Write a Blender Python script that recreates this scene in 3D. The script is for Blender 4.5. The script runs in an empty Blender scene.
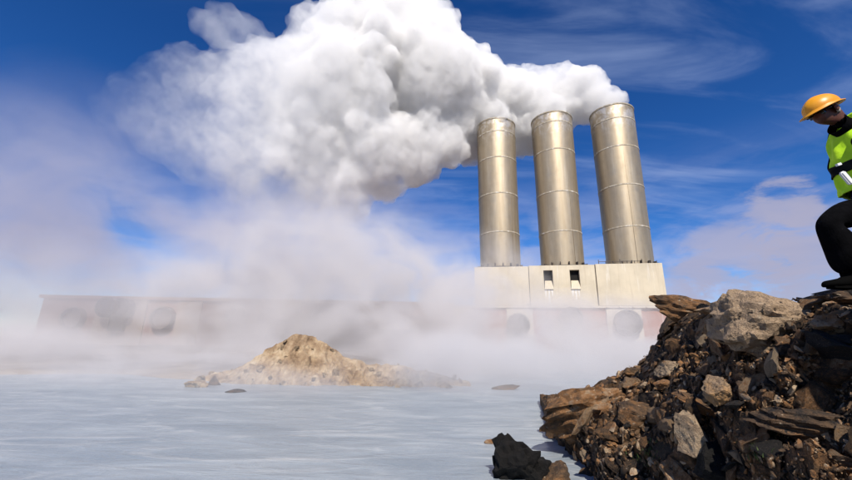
import bpy, bmesh, math, random, time
import numpy as np
from mathutils import Vector, Matrix, Quaternion, noise

random.seed(7)
rng = np.random.default_rng(7)
SC = bpy.context.scene
COL = SC.collection
R = math.radians

# ------------------------------------------------------------------ camera
H = 1.6
FPX = 380.0
TH, ROLL = R(15.4), R(1.1)
F0 = Vector((0, math.cos(TH), math.sin(TH)))
U0 = Vector((0, -math.sin(TH), math.cos(TH)))
R0 = Vector((1, 0, 0))
RIGHT = R0 * math.cos(ROLL) + U0 * math.sin(ROLL)
UP = U0 * math.cos(ROLL) - R0 * math.sin(ROLL)
CAM = Vector((0, 0, H))

def ray(px, py):
    return RIGHT * (px - 426) - UP * (py - 240) + F0 * FPX

def at(px, py, Y):
    d = ray(px, py)
    return CAM + d * (Y / d.y)

def proj(p):
    q = Vector(p) - CAM
    z = q.dot(F0)
    return 426 + FPX * q.dot(RIGHT) / z, 240 - FPX * q.dot(UP) / z, z

cd = bpy.data.cameras.new('camera')
cam = bpy.data.objects.new('camera', cd)
COL.objects.link(cam)
cd.sensor_width = 36
cd.lens = 36 * FPX / 852
cd.clip_start = 0.05
cd.clip_end = 9000
M = Matrix((RIGHT, UP, -F0)).transposed().to_4x4()
M.translation = CAM
cam.matrix_world = M
SC.camera = cam

# ------------------------------------------------------------------ render settings
SC.render.engine = 'CYCLES'
cy = SC.cycles
cy.use_denoising = True
try:
    cy.denoiser = 'OPENIMAGEDENOISE'
except Exception:
    pass
cy.max_bounces = 16
cy.diffuse_bounces = 3
cy.glossy_bounces = 3
cy.transparent_max_bounces = 12
cy.volume_bounces = 10
cy.volume_step_rate = 0.6
cy.volume_max_steps = 256
cy.use_adaptive_sampling = True
cy.adaptive_threshold = 0.015
vs = SC.view_settings
vs.view_transform = 'Standard'
try:
    vs.look = 'None'
except Exception:
    pass
vs.gamma = 1.0
vs.exposure = 0.28
vs.use_curve_mapping = False

# ------------------------------------------------------------------ sun and sky
SUN_AZ, SUN_EL = R(180 - 5), R(46)
S = Vector((math.sin(SUN_AZ) * math.cos(SUN_EL), math.cos(SUN_AZ) * math.cos(SUN_EL), math.sin(SUN_EL)))
ld = bpy.data.lights.new('sun', 'SUN')
ld.energy = 5.0
ld.angle = R(0.5)
ld.color = (1.0, 0.93, 0.82)
sun = bpy.data.objects.new('sun', ld)
COL.objects.link(sun)
sun.rotation_euler = (-S).to_track_quat('-Z', 'Y').to_euler()

class NT:
    """tiny node builder"""
    def __init__(self, tree):
        self.t = tree
        self.n = tree.nodes
        self.l = tree.links
    def add(self, kind, **kw):
        n = self.n.new(kind)
        for k, v in kw.items():
            setattr(n, k, v)
        return n
    def set(self, sock, v):
        if hasattr(v, 'is_output'):
            self.l.new(v, sock)
        elif v is not None:
            sock.default_value = v
    def math(self, op, a, b=None, c=None, clamp=False):
        n = self.add('ShaderNodeMath', operation=op, use_clamp=clamp)
        self.set(n.inputs[0], a)
        if b is not None: self.set(n.inputs[1], b)
        if c is not None: self.set(n.inputs[2], c)
        return n.outputs[0]
    def noise(self, vec, scale, detail=4, rough=0.55, dist=0.0, out=0):
        n = self.add('ShaderNodeTexNoise')
        if vec is not None: self.l.new(vec, n.inputs['Vector'])
        n.inputs['Scale'].default_value = scale
        n.inputs['Detail'].default_value = detail
        n.inputs['Roughness'].default_value = rough
        n.inputs['Distortion'].default_value = dist
        return n.outputs[out]
    def mapr(self, v, a, b, c=0.0, d=1.0, smooth=True):
        n = self.add('ShaderNodeMapRange')
        n.interpolation_type = 'SMOOTHSTEP' if smooth else 'LINEAR'
        self.set(n.inputs[0], v)
        for i, x in enumerate((a, b, c, d)):
            self.set(n.inputs[i + 1], x)
        return n.outputs[0]
    def ramp(self, v, stops, mode='LINEAR'):
        n = self.add('ShaderNodeValToRGB')
        n.color_ramp.interpolation = mode
        e = n.color_ramp.elements
        while len(e) < len(stops): e.new(0.5)
        for i, (p, c) in enumerate(stops):
            e[i].position = p
            e[i].color = (*c, 1) if len(c) == 3 else c
        self.set(n.inputs[0], v)
        return n.outputs[0]
    def mix(self, f, a, b, blend='MIX'):
        n = self.add('ShaderNodeMix', data_type='RGBA', blend_type=blend)
        self.set(n.inputs[0], f)
        for s, v in ((n.inputs[6], a), (n.inputs[7], b)):
            self.set(s, (*v, 1) if isinstance(v, tuple) and len(v) == 3 else v)
        return n.outputs[2]
    def mapping(self, vec, scale=(1, 1, 1), loc=(0, 0, 0), rot=(0, 0, 0)):
        n = self.add('ShaderNodeMapping')
        self.l.new(vec, n.inputs[0])
        n.inputs['Scale'].default_value = scale
        n.inputs['Location'].default_value = loc
        n.inputs['Rotation'].default_value = rot
        return n.outputs[0]
    def sep(self, vec):
        n = self.add('ShaderNodeSeparateXYZ')
        self.l.new(vec, n.inputs[0])
        return n.outputs

def new_mat(name):
    m = bpy.data.materials.new(name)
    m.use_nodes = True
    m.node_tree.nodes.clear()
    t = NT(m.node_tree)
    out = t.add('ShaderNodeOutputMaterial')
    return m, t, out

def surf(name, col_fn, rough=0.8, metallic=0.0, bump=None, spec=0.3):
    """col_fn(t, pos) -> colour socket/tuple; bump = (fn(t,pos)->height, strength, distance)"""
    m, t, out = new_mat(name)
    b = t.add('ShaderNodeBsdfPrincipled')
    t.l.new(b.outputs[0], out.inputs['Surface'])
    pos = t.add('ShaderNodeTexCoord').outputs['Object']
    c = col_fn(t, pos)
    t.set(b.inputs['Base Color'], (*c, 1) if isinstance(c, tuple) and len(c) == 3 else c)
    r = rough(t, pos) if callable(rough) else rough
    t.set(b.inputs['Roughness'], r)
    b.inputs['Metallic'].default_value = metallic
    b.inputs['Specular IOR Level'].default_value = spec
    if bump:
        bn = t.add('ShaderNodeBump')
        bn.inputs['Strength'].default_value = bump[1]
        bn.inputs['Distance'].default_value = bump[2]
        t.l.new(bump[0](t, pos), bn.inputs['Height'])
        t.l.new(bn.outputs[0], b.inputs['Normal'])
    return m

W = bpy.data.worlds.new('World')
SC.world = W
W.use_nodes = True
W.node_tree.nodes.clear()
t = NT(W.node_tree)
wo = t.add('ShaderNodeOutputWorld')
bg = t.add('ShaderNodeBackground')
t.l.new(bg.outputs[0], wo.inputs[0])
bg.inputs['Strength'].default_value = 0.083
sky = t.add('ShaderNodeTexSky')
sky.sky_type = 'NISHITA'
sky.sun_disc = False
sky.sun_elevation = SUN_EL
sky.sun_rotation = SUN_AZ
sky.altitude = 1500
sky.air_density = 1.0
sky.dust_density = 0.25
sky.ozone_density = 3.0
gen = t.add('ShaderNodeTexCoord').outputs['Generated']
sx, sy, sz = t.sep(gen)
# clouds live on a flat layer high above: project the direction on it
zc = t.math('MAXIMUM', t.math('ADD', sz, 0.12), 0.02)
cx = t.math('DIVIDE', sx, zc)
cyy = t.math('DIVIDE', sy, zc)
cv = t.add('ShaderNodeCombineXYZ')
t.l.new(cx, cv.inputs[0]); t.l.new(cyy, cv.inputs[1])
cvec = cv.outputs[0]
cir = t.noise(t.mapping(cvec, (0.7, 2.4, 1), rot=(0, 0, R(-24))), 1.5, 6, 0.55, 0.9)
patch = t.noise(t.mapping(cvec, (1, 1, 1), (3.1, 1.7, 0)), 0.55, 3, 0.5)
cirm = t.math('MULTIPLY', t.mapr(cir, 0.42, 0.80), t.mapr(patch, 0.36, 0.62))
low = t.noise(t.mapping(gen, (1, 1, 3.2), (0.33, 0.2, 0.6)), 4.2, 6, 0.55, 0.3)
lowm = t.math('MULTIPLY', t.mapr(low, 0.39, 0.60), t.mapr(sz, 0.46, 0.12))
hs = t.add('ShaderNodeHueSaturation')
t.l.new(sky.outputs[0], hs.inputs['Color'])
hs.inputs['Saturation'].default_value = 1.30
hs.inputs['Hue'].default_value = 0.507
gm = t.add('ShaderNodeGamma')
t.l.new(hs.outputs[0], gm.inputs[0])
gm.inputs[1].default_value = 1.18
c1 = t.mix(t.math('MULTIPLY', cirm, 0.36), gm.outputs[0], (5.0, 6.2, 9.2))
c2 = t.mix(t.math('MULTIPLY', lowm, 0.62), c1, (5.0, 5.2, 7.2))
pn = t.noise(t.mapping(gen, (1, 1, 2.2), (0.2, 0.5, 0.1)), 9.0, 6, 0.6, 0.4)
c3 = c2
for px_, py_, r_, k_ in ((782, 203, 5.0, 0.75), (735, 272, 9.0, 0.7), (830, 262, 9.0, 0.8), (690, 285, 5.0, 0.5)):
    dv = ray(px_, py_).normalized()
    dp = t.add('ShaderNodeVectorMath', operation='DOT_PRODUCT')
    t.l.new(gen, dp.inputs[0]); dp.inputs[1].default_value = dv
    near_ = t.mapr(dp.outputs['Value'], math.cos(R(r_)), math.cos(R(r_ * 0.25)))
    m_ = t.mapr(t.math('ADD', pn, t.math('MULTIPLY', near_, 0.30)), 0.62, 0.80)
    c3 = t.mix(t.math('MULTIPLY', t.math('MULTIPLY', m_, near_), k_), c3, (4.3, 4.2, 5.6))
t.l.new(c3, bg.inputs['Color'])

# ------------------------------------------------------------------ object helpers
def link(o, parent=None):
    COL.objects.link(o)
    if parent is not None:
        o.parent = parent
    return o

def tag(o, label=None, cat=None, group=None, kind=None):
    if label: o['label'] = label
    if cat: o['category'] = cat
    if group: o['group'] = group
    if kind: o['kind'] = kind
    return o

def empty(name, loc, rz=0.0):
    o = bpy.data.objects.new(name, None)
    o.empty_display_size = 0.3
    o.location = loc
    o.rotation_euler = (0, 0, rz)
    return link(o)

def from_np(name, verts, faces, mat, parent=None, smooth=False):
    me = bpy.data.meshes.new(name)
    me.from_pydata([tuple(map(float, v)) for v in verts], [], [tuple(map(int, f)) for f in faces])
    if smooth:
        me.polygons.foreach_set('use_smooth', [True] * len(me.polygons))
    me.materials.append(mat)
    me.update()
    return link(bpy.data.objects.new(name, me), parent)

def from_bm(name, bm, mat, parent=None, smooth=False):
    bmesh.ops.recalc_face_normals(bm, faces=bm.faces)
    me = bpy.data.meshes.new(name)
    bm.to_mesh(me)
    bm.free()
    if smooth:
        me.polygons.foreach_set('use_smooth', [True] * len(me.polygons))
    if mat: me.materials.append(mat)
    return link(bpy.data.objects.new(name, me), parent)

def bm_box(bm, x0, x1, y0, y1, z0, z1, bevel=0.0):
    r = bmesh.ops.create_cube(bm, size=1.0, matrix=Matrix.Translation(((x0 + x1) / 2, (y0 + y1) / 2, (z0 + z1) / 2)) @ Matrix.Diagonal((x1 - x0, y1 - y0, z1 - z0, 1)))
    if bevel:
        es = list({e for v in r['verts'] for e in v.link_edges})
        bmesh.ops.bevel(bm, geom=es, offset=bevel, segments=2, affect='EDGES', profile=0.7)

def bm_lathe(bm, prof, n=64, cx=0, cy_=0, a0=0.0):
    rings = []
    for r, z in prof:
        rings.append([bm.verts.new((cx + r * math.cos(2 * math.pi * i / n + a0), cy_ + r * math.sin(2 * math.pi * i / n + a0), z)) for i in range(n)])
    for a, b in zip(rings, rings[1:]):
        for i in range(n):
            bm.faces.new((a[i], a[(i + 1) % n], b[(i + 1) % n], b[i]))
    return rings

def evaluated(o):
    dg = bpy.context.evaluated_depsgraph_get()
    me = bpy.data.meshes.new_from_object(o.evaluated_get(dg))
    old = o.data
    o.modifiers.clear()
    o.data = me
    bpy.data.meshes.remove(old)
    return o

def fbm(x, y, z, o=4, h=0.9):
    return noise.fractal(Vector((x, y, z)), h, 2.1, o)

def lerp_table(tab, u):
    for a, b in zip(tab, tab[1:]):
        if u <= b[0]:
            f = (u - a[0]) / (b[0] - a[0])
            return [p + (q - p) * f for p, q in zip(a[1:], b[1:])]
    return list(tab[-1][1:])

# ------------------------------------------------------------------ materials
def rock_col(t, pos, dark=(0.018, 0.015, 0.013), mid=(0.10, 0.058, 0.030), rust=(0.22, 0.105, 0.040), pale=(0.37, 0.275, 0.18), bias=0.0, use_random=True, attr=None):
    n1 = t.noise(pos, 2.3, 6, 0.62, 0.4)
    n2 = t.noise(t.mapping(pos, (1, 1, 2.2), (5, 3, 1)), 9.0, 5, 0.65)
    v = t.math('ADD', t.math('MULTIPLY', n1, 0.55), t.math('MULTIPLY', n2, 0.45))
    if use_random:
        rnd = t.add('ShaderNodeObjectInfo').outputs['Random']
        v = t.math('ADD', v, t.math('MULTIPLY', t.math('SUBTRACT', rnd, 0.5), 0.30))
    if attr:
        a = t.add('ShaderNodeAttribute', attribute_name=attr).outputs['Fac']
        v = t.math('ADD', v, t.math('MULTIPLY', t.math('SUBTRACT', a, 0.5), 0.34))
    v = t.math('ADD', v, bias)
    c = t.ramp(v, [(0.30, dark), (0.44, mid), (0.54, rust), (0.63, (0.27, 0.19, 0.12)), (0.75, pale)])
    # pale mineral crust in spots
    n3 = t.noise(t.mapping(pos, (1, 1, 1), (9, 2, 4)), 22.0, 3, 0.6)
    c = t.mix(t.mapr(n3, 0.64, 0.72), c, (0.38, 0.30, 0.21))
    n4 = t.noise(t.mapping(pos, (1, 1, 1), (2, 8, 6)), 15.0, 4, 0.6)
    return t.mix(t.mapr(n4, 0.58, 0.70), c, dark)

def rock_bump(t, pos):
    a = t.noise(pos, 6.0, 8, 0.7, 0.3)
    v = t.add('ShaderNodeTexVoronoi', feature='DISTANCE_TO_EDGE')
    wp = t.add('ShaderNodeVectorMath', operation='ADD')
    t.l.new(pos, wp.inputs[0]); t.l.new(t.noise(pos, 5.0, 4, 0.6, out=1), wp.inputs[1])
    t.l.new(t.mapping(wp.outputs[0], (1, 1, 2.4)), v.inputs['Vector'])
    v.inputs['Scale'].default_value = 6.0
    e = t.mapr(v.outputs['Distance'], 0.0, 0.10)
    return t.math('ADD', a, t.math('MULTIPLY', e, 0.10))

M_rock = surf('rock', lambda t, p: rock_col(t, p), 0.85, bump=(rock_bump, 0.9, 0.05))
M_rock_dark = surf('rock_dark', lambda t, p: rock_col(t, p, bias=-0.16), 0.75, bump=(rock_bump, 0.9, 0.05))
M_rock_black = surf('rock_black', lambda t, p: t.ramp(t.noise(p, 6, 6, 0.65), [(0.35, (0.002, 0.002, 0.002)), (0.7, (0.009, 0.007, 0.006))]), 0.9, bump=(rock_bump, 1.0, 0.06))
M_rock_pale = surf('rock_pale', lambda t, p: rock_col(t, p, bias=0.13, mid=(0.2, 0.12, 0.07)), 0.9, bump=(rock_bump, 1.0, 0.05))
M_rock_rust = surf('rock_rust', lambda t, p: rock_col(t, p, bias=0.02, pale=(0.34, 0.19, 0.08)), 0.85, bump=(rock_bump, 1.0, 0.05))
M_boulder = surf('boulder', lambda t, p: rock_col(t, p, bias=0.06, mid=(0.26, 0.19, 0.13), rust=(0.36, 0.255, 0.165), pale=(0.50, 0.43, 0.34), use_random=False), 0.9, bump=(rock_bump, 1.0, 0.06))
M_rubble = surf('rubble', lambda t, p: rock_col(t, p, use_random=False, attr='tone'), 0.9, bump=(rock_bump, 0.8, 0.03))
M_bank = surf('bank_soil', lambda t, p: rock_col(t, p, use_random=False, bias=-0.07), 0.95, bump=(rock_bump, 1.0, 0.08))
M_mound = surf('mound', lambda t, p: t.ramp(t.noise(p, 1.6, 7, 0.65), [(0.30, (0.15, 0.09, 0.05)), (0.48, (0.36, 0.25, 0.15)), (0.62, (0.52, 0.40, 0.26)), (0.75, (0.6, 0.5, 0.37))]), 0.95, bump=(lambda t, p: t.noise(p, 3.0, 8, 0.7), 1.0, 0.2))
M_ground = surf('ground', lambda t, p: t.mix(t.mapr(t.math('ADD', t.sep(p)[2], t.math('MULTIPLY', t.math('SUBTRACT', t.noise(p, 0.7, 5), 0.5), 0.8)), 0.55, 0.15), t.ramp(t.noise(p, 0.16, 8, 0.65), [(0.3, (0.06, 0.05, 0.045)), (0.5, (0.13, 0.105, 0.09)), (0.7, (0.24, 0.19, 0.15))]), (0.42, 0.365, 0.32)), 0.95, bump=(lambda t, p: t.noise(p, 1.2, 8, 0.7), 1.0, 0.4))

def conc_col(base, stain, streak=1.0):
    def fn(t, p):
        n = t.noise(p, 0.35, 5, 0.6)
        c = t.mix(t.mapr(n, 0.35, 0.7), base, tuple(x * 0.82 for x in base))
        s = t.noise(t.mapping(p, (1.6, 1.6, 0.09)), 1.5, 5, 0.65)
        c = t.mix(t.math('MULTIPLY', t.mapr(s, 0.52, 0.70), 0.55 * streak), c, stain)
        s2 = t.noise(t.mapping(p, (2.6, 2.6, 0.16), (4, 1, 2)), 1.3, 5, 0.65)
        c = t.mix(t.math('MULTIPLY', t.mapr(s2, 0.57, 0.72), 0.5 * streak), c, (0.74, 0.72, 0.68))
        return c
    return fn
fine = (lambda t, p: t.noise(p, 14, 5, 0.6), 0.25, 0.02)
M_cream = surf('cream_cladding', conc_col((0.60, 0.52, 0.385), (0.40, 0.32, 0.22)), 0.75, bump=fine)
M_pale = surf('pale_pier', conc_col((0.60, 0.53, 0.42), (0.45, 0.34, 0.26)), 0.8, bump=fine)
M_dull = surf('dull_pier', conc_col((0.45, 0.35, 0.28), (0.36, 0.25, 0.20)), 0.85, bump=fine)
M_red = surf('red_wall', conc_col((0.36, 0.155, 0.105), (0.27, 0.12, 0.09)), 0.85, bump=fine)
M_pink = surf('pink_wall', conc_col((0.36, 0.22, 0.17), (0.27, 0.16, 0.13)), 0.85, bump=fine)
M_darkmetal = surf('dark_metal', lambda t, p: t.ramp(t.noise(p, 2.0, 4), [(0.35, (0.03, 0.026, 0.024)), (0.7, (0.075, 0.06, 0.052))]), 0.6)
M_vent = surf('vent_metal', lambda t, p: t.ramp(t.noise(p, 2.0, 4), [(0.35, (0.13, 0.10, 0.085)), (0.7, (0.20, 0.15, 0.125))]), 0.7)
M_void = surf('dark_opening', lambda t, p: (0.01, 0.009, 0.008), 0.9)
M_seam = surf('seam', lambda t, p: (0.10, 0.08, 0.06), 0.8)
M_white = surf('white_mineral', lambda t, p: t.ramp(t.noise(p, 4.0, 5), [(0.3, (0.55, 0.5, 0.43)), (0.7, (0.78, 0.76, 0.72))]), 0.9)

def chim_col(t, p):
    x, y, z = t.sep(p)
    ang = t.math('ARCTAN2', y, x)
    cv = t.add('ShaderNodeCombineXYZ')
    t.l.new(t.math('MULTIPLY', ang, 2.4), cv.inputs[0]); t.l.new(t.math('MULTIPLY', z, 0.10), cv.inputs[2])
    st = t.noise(cv.outputs[0], 1.6, 6, 0.65)
    c = t.ramp(st, [(0.30, (0.33, 0.262, 0.175)), (0.55, (0.40, 0.328, 0.23)), (0.8, (0.49, 0.42, 0.315))])
    n = t.noise(p, 1.1, 6, 0.65)
    c = t.mix(t.math('MULTIPLY', t.mapr(n, 0.5, 0.72), 0.22), c, (0.27, 0.215, 0.15))
    # scale left by condensate, near the rim and under the weld bands
    top = t.mapr(z, 14.5, 18.5)
    n2 = t.noise(t.mapping(p, (1, 1, 0.6)), 1.6, 6, 0.7, 0.5)
    c = t.mix(t.math('MULTIPLY', t.math('MULTIPLY', top, t.mapr(n2, 0.45, 0.62)), 0.75), c, (0.62, 0.58, 0.53))
    return c
M_chim = surf('chimney_steel', chim_col, lambda t, p: t.mapr(t.noise(p, 1.3, 5), 0.3, 0.7, 0.46, 0.58, False), 0.68, bump=(lambda t, p: t.noise(t.mapping(p, (1, 1, .4)), 1.2, 4), 0.05, 0.1), spec=0.5)
M_flange = surf('weld_band', lambda t, p: t.ramp(t.noise(p, 2.6, 6, 0.7), [(0.42, (0.36, 0.30, 0.21)), (0.55, (0.46, 0.41, 0.33)), (0.68, (0.70, 0.67, 0.61))]), 0.7, 0.2)

# ------------------------------------------------------------------ ground sheet and pool
def shore(x):
    base = 17.6 + 0.9 * math.sin(x * 0.31) + 0.5 * math.sin(x * 0.83 + 1)
    f = min(1, max(0, (x - 0.5) / 5.0))
    f = f * f * (3 - 2 * f)
    return base + 13.0 * f
def ground_z(x, y):
    d = y - shore(x)
    side = max(0.0, abs(x) - 45) * 0.6
    near = 4.0 - y
    if y < shore(x):
        depth = min(d, 0) if d < 0 else 0
        z = max(-0.8, 0.12 * d)
        z = max(z, min(0.9, -0.55 + 0.25 * near)) if near > -3 else z
    else:
        f = min(1, d / 11.0)
        z = 1.0 * f * f * (3 - 2 * f) + 0.10 * min(1, d * 2)
        z += 0.16 * fbm(x * 0.35, y * 0.35, 1.0) * min(1, d / 3.0)
    if x > 12 and y < shore(x):
        z = max(z, min(0.8, (x - 13) * 0.2))
    if x < -46:
        z = max(z, min(0.8, (-x - 47) * 0.15))
    return z
xs = np.unique(np.concatenate([np.linspace(-3500, -80, 14), np.linspace(-80, -36, 23), np.linspace(-36, 26, 110), np.linspace(26, 80, 24), np.linspace(80, 3500, 14)]))
ys = np.unique(np.concatenate([np.linspace(-600, -20, 10), np.linspace(-20, 10, 25), np.linspace(10, 50, 110), np.linspace(50, 120, 15), np.linspace(120, 5000, 16)]))
gv = [(x, y, ground_z(x, y)) for y in ys for x in xs]
nx = len(xs)
gf = [(j * nx + i, j * nx + i + 1, (j + 1) * nx + i + 1, (j + 1) * nx + i) for j in range(len(ys) - 1) for i in range(nx - 1)]
tag(from_np('ground', gv, gf, M_ground, smooth=True), kind='structure')

m, t, out = new_mat('milky_water')
b = t.add('ShaderNodeBsdfPrincipled')
t.l.new(b.outputs[0], out.inputs['Surface'])
p = t.add('ShaderNodeTexCoord').outputs['Object']
w1 = t.noise(t.mapping(p, (0.8, 2.2, 1), rot=(0, 0, R(12))), 0.55, 5, 0.6, 0.6)
w2 = t.noise(t.mapping(p, (0.6, 1.5, 1), (3, 5, 0), rot=(0, 0, R(-14))), 0.9, 6, 0.6, 1.6)
col = t.ramp(w1, [(0.33, (0.19, 0.228, 0.265)), (0.55, (0.25, 0.288, 0.322)), (0.72, (0.33, 0.365, 0.39))])
col = t.mix(t.math('MULTIPLY', t.mapr(w2, 0.50, 0.74), 0.6), col, (0.46, 0.475, 0.48))
t.l.new(col, b.inputs['Base Color'])
b.inputs['Roughness'].default_value = 0.32
b.inputs['Specular IOR Level'].default_value = 0.4
bn = t.add('ShaderNodeBump')
bn.inputs['Strength'].default_value = 0.42
bn.inputs['Distance'].default_value = 0.12
hgt = t.math('ADD', t.noise(t.mapping(p, (1.0, 2.6, 1), rot=(0, 0, R(10))), 1.3, 5, 0.6, 0.5), t.math('MULTIPLY', w2, 0.6))
t.l.new(hgt, bn.inputs['Height'])
t.l.new(bn.outputs[0], b.inputs['Normal'])
M_water = m
pv = [(x, y, 0.0) for y in np.linspace(2, 36, 35) for x in np.linspace(-50, 20, 71)]
pf = [(j * 71 + i, j * 71 + i + 1, (j + 1) * 71 + i + 1, (j + 1) * 71 + i) for j in range(34) for i in range(70)]
tag(from_np('water', pv, pf, M_water, smooth=True), kind='structure')

# ------------------------------------------------------------------ the steam hall and its chimneys
P0, P1 = at(475, 306, 40.0), at(668, 303, 36.6)
fx = Vector((P1.x - P0.x, P1.y - P0.y, 0))
LEN = fx.length
RZ = math.atan2(fx.y, fx.x)
Z_SPLIT, Z_TOP = 5.62, 9.75
hall = empty('steam_hall', (P0.x, P0.y, 0), RZ)
tag(hall, 'cream block over a reddish base wall carrying the three chimneys', 'building')
bm = bmesh.new()
s1, s2 = LEN * 0.305, LEN * 0.66
for a, c, zt in ((0, s1 - 0.03, Z_TOP - 0.05), (s1 + 0.03, s2 - 0.05, Z_TOP), (s2 + 0.05, LEN, Z_TOP + 0.06)):
    if a > s1 and c < s2:   # middle panel, cut round the two slots
        q0, q1 = s1 + (s2 - s1) * 0.225, s1 + (s2 - s1) * 0.365
        r0, r1 = s1 + (s2 - s1) * 0.62, s1 + (s2 - s1) * 0.765
        zl, zh = Z_SPLIT + 1.75, Z_TOP - 0.5
        bm_box(bm, a, q0, 0, 0.5, Z_SPLIT, zt)
        bm_box(bm, q1, r0, 0, 0.5, Z_SPLIT, zt)
        bm_box(bm, r1, c, 0, 0.5, Z_SPLIT, zt)
        for k0, k1 in ((q0, q1), (r0, r1)):
            bm_box(bm, k0 + .001, k1 - .001, 0.001, 0.5, Z_SPLIT, zl)
            bm_box(bm, k0 + .001, k1 - .001, 0.001, 0.5, zh, zt - .001)
        SLOTS = ((q0, q1, zl, zh), (r0, r1, zl, zh))
        bm_box(bm, a, c, 0.502, 9.0, Z_SPLIT, zt - 0.002)
    else:
        bm_box(bm, a, c, 0, 9.0, Z_SPLIT, zt, 0.03)
o = from_bm('upper_wall', bm, M_cream, hall)
bm = bmesh.new()
bm_box(bm, s1 - 0.029, s1 + 0.029, 0.06, 8.9, Z_SPLIT, Z_TOP - 0.08)
from_bm('panel_seam', bm, M_seam, hall)
bm = bmesh.new()
bm_box(bm, s2 - 0.049, s2 + 0.049, 0.08, 8.9, Z_SPLIT, Z_TOP - 0.08)
from_bm('panel_seam', bm, M_seam, hall)
for k0, k1, zl, zh in SLOTS:
    bm = bmesh.new()
    bm_box(bm, k0 + .01, k1 - .01, 0.44, 0.49, zl + .01, zh - .01)
    so = from_bm('wall_slot', bm, M_void, hall)
    bm = bmesh.new()     # sloping spill lip, whitened by scale
    w = k1 - k0
    vs_ = [bm.verts.new(q) for q in ((k0 + .02, -0.10, zl - 0.05), (k1 - .02, -0.10, zl - 0.05), (k1 - .02, 0.43, zl + 0.85), (k0 + .15, 0.43, zl + 0.85),
                                     (k0 + .02, -0.10, zl - 0.12), (k1 - .02, -0.10, zl - 0.12), (k1 - .02, 0.43, zl + 0.02), (k0 + .15, 0.43, zl + 0.02))]
    for f in ((0, 1, 2, 3), (4, 5, 6, 7), (0, 1, 5, 4), (1, 2, 6, 5), (2, 3, 7, 6), (3, 0, 4, 7)):
        bm.faces.new([vs_[i] for i in f])
    from_bm('spill_lip', bm, M_cream, so)
    bm = bmesh.new()     # streaks of white scale run down from the lip
    for q in range(3):
        xa = k0 + (k1 - k0) * (0.05 + 0.33 * q); w_ = (k1 - k0) * random.uniform(0.14, 0.28); ln = random.uniform(0.6, 1.5)
        r0 = [bm.verts.new((xa + w_ * 0.5 + sg_ * w_ * 0.5 * (1 - (k / 6) ** 1.5 * 0.8) + random.uniform(-.02, .02), -0.004, zl - 0.14 - ln * k / 6)) for k in range(7) for sg_ in (-1, 1)]
        for k in range(6):
            bm.faces.new((r0[2 * k], r0[2 * k + 1], r0[2 * k + 3], r0[2 * k + 2]))
    from_bm('mineral_streak', bm, M_white, so)
# base wall: red panels between pale piers, with round openings
bm = bmesh.new()
bm_box(bm, -12, LEN + 0.4, 0.25, 9.2, 0.3, Z_SPLIT - 0.003)
from_bm('base_wall', bm, M_red, hall)
bm = bmesh.new()
bm_box(bm, -12.1, LEN + 0.5, 0.0, 9.3, Z_SPLIT - 0.22, Z_SPLIT - 0.004)
for k in range(27):   # small bolts and brackets along the ledge
    x = -10 + k * 1.2
    bm_box(bm, x, x + 0.16, -0.10, 0.0, Z_SPLIT - 0.18, Z_SPLIT - 0.06)
from_bm('ledge', bm, M_pale, hall)
def u_at(px):
    d = ray(px, 320)
    # intersect vertical facade plane
    n = Vector((-math.sin(RZ), math.cos(RZ), 0))
    k = (Vector((P0.x, P0.y, 0)) - Vector((CAM.x, CAM.y, 0))).dot(n) / Vector((d.x, d.y, 0)).dot(n)
    q = CAM + d * k
    return (q - Vector((P0.x, P0.y, 0))).dot(Vector((math.cos(RZ), math.sin(RZ), 0))), q.z
for px, w in ((458, 3.0), (520, 2.6), (566, 0), (625, 3.2)):
    u, _ = u_at(px)
    if w:
        bm = bmesh.new()
        bm_box(bm, u - w / 2, u + w / 2, 0.10, 0.26, 0.3, Z_SPLIT - 0.23, 0.03)
        from_bm('pier', bm, M_pale, hall)
for px, py, r in ((518, 325, 1.15), (571, 319, 1.15), (627, 323, 1.25)):
    u, z = u_at(px); z = u_at(px)[1] + (320 - py) * 0.1
    bm = bmesh.new()
    rings = bm_lathe(bm, [(r - 0.14, 0.0), (r - 0.14, -0.55), (r, -0.55), (r, 0.2)], 40)
    bm.faces.new(rings[0])
    bmesh.ops.transform(bm, matrix=Matrix.Translation((u, 0.05, z)) @ Matrix.Rotation(R(-90), 4, 'X') @ Matrix.Scale(1, 4), verts=bm.verts)
    vo = from_bm('round_vent', bm, M_darkmetal, hall)
    bm = bmesh.new()
    rings = bm_lathe(bm, [(r - 0.15, -0.004), (r - 0.15, -0.012)], 40)
    bm.faces.new(rings[0]); bm.faces.new(rings[1])
    bmesh.ops.transform(bm, matrix=Matrix.Translation((u, 0.05, z)) @ Matrix.Rotation(R(-90), 4, 'X'), verts=bm.verts)
    from_bm('shade_disc', bm, M_void, vo)  # near-black disc stands in for the shade inside the vent

bm = bmesh.new()
ra, rb_ = s2 + 0.5, LEN - 0.3
for k in range(9):
    x = ra + (rb_ - ra) * k / 8
    bm_box(bm, x - .025, x + .025, 0.40, 0.45, Z_TOP + 0.06, Z_TOP + (0.42 if k % 3 else 0.6))
bm_box(bm, ra, rb_ - 1.5, 0.405, 0.445, Z_TOP + 0.36, Z_TOP + 0.40)
from_bm('roof_rail', bm, M_darkmetal, hall)

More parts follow.
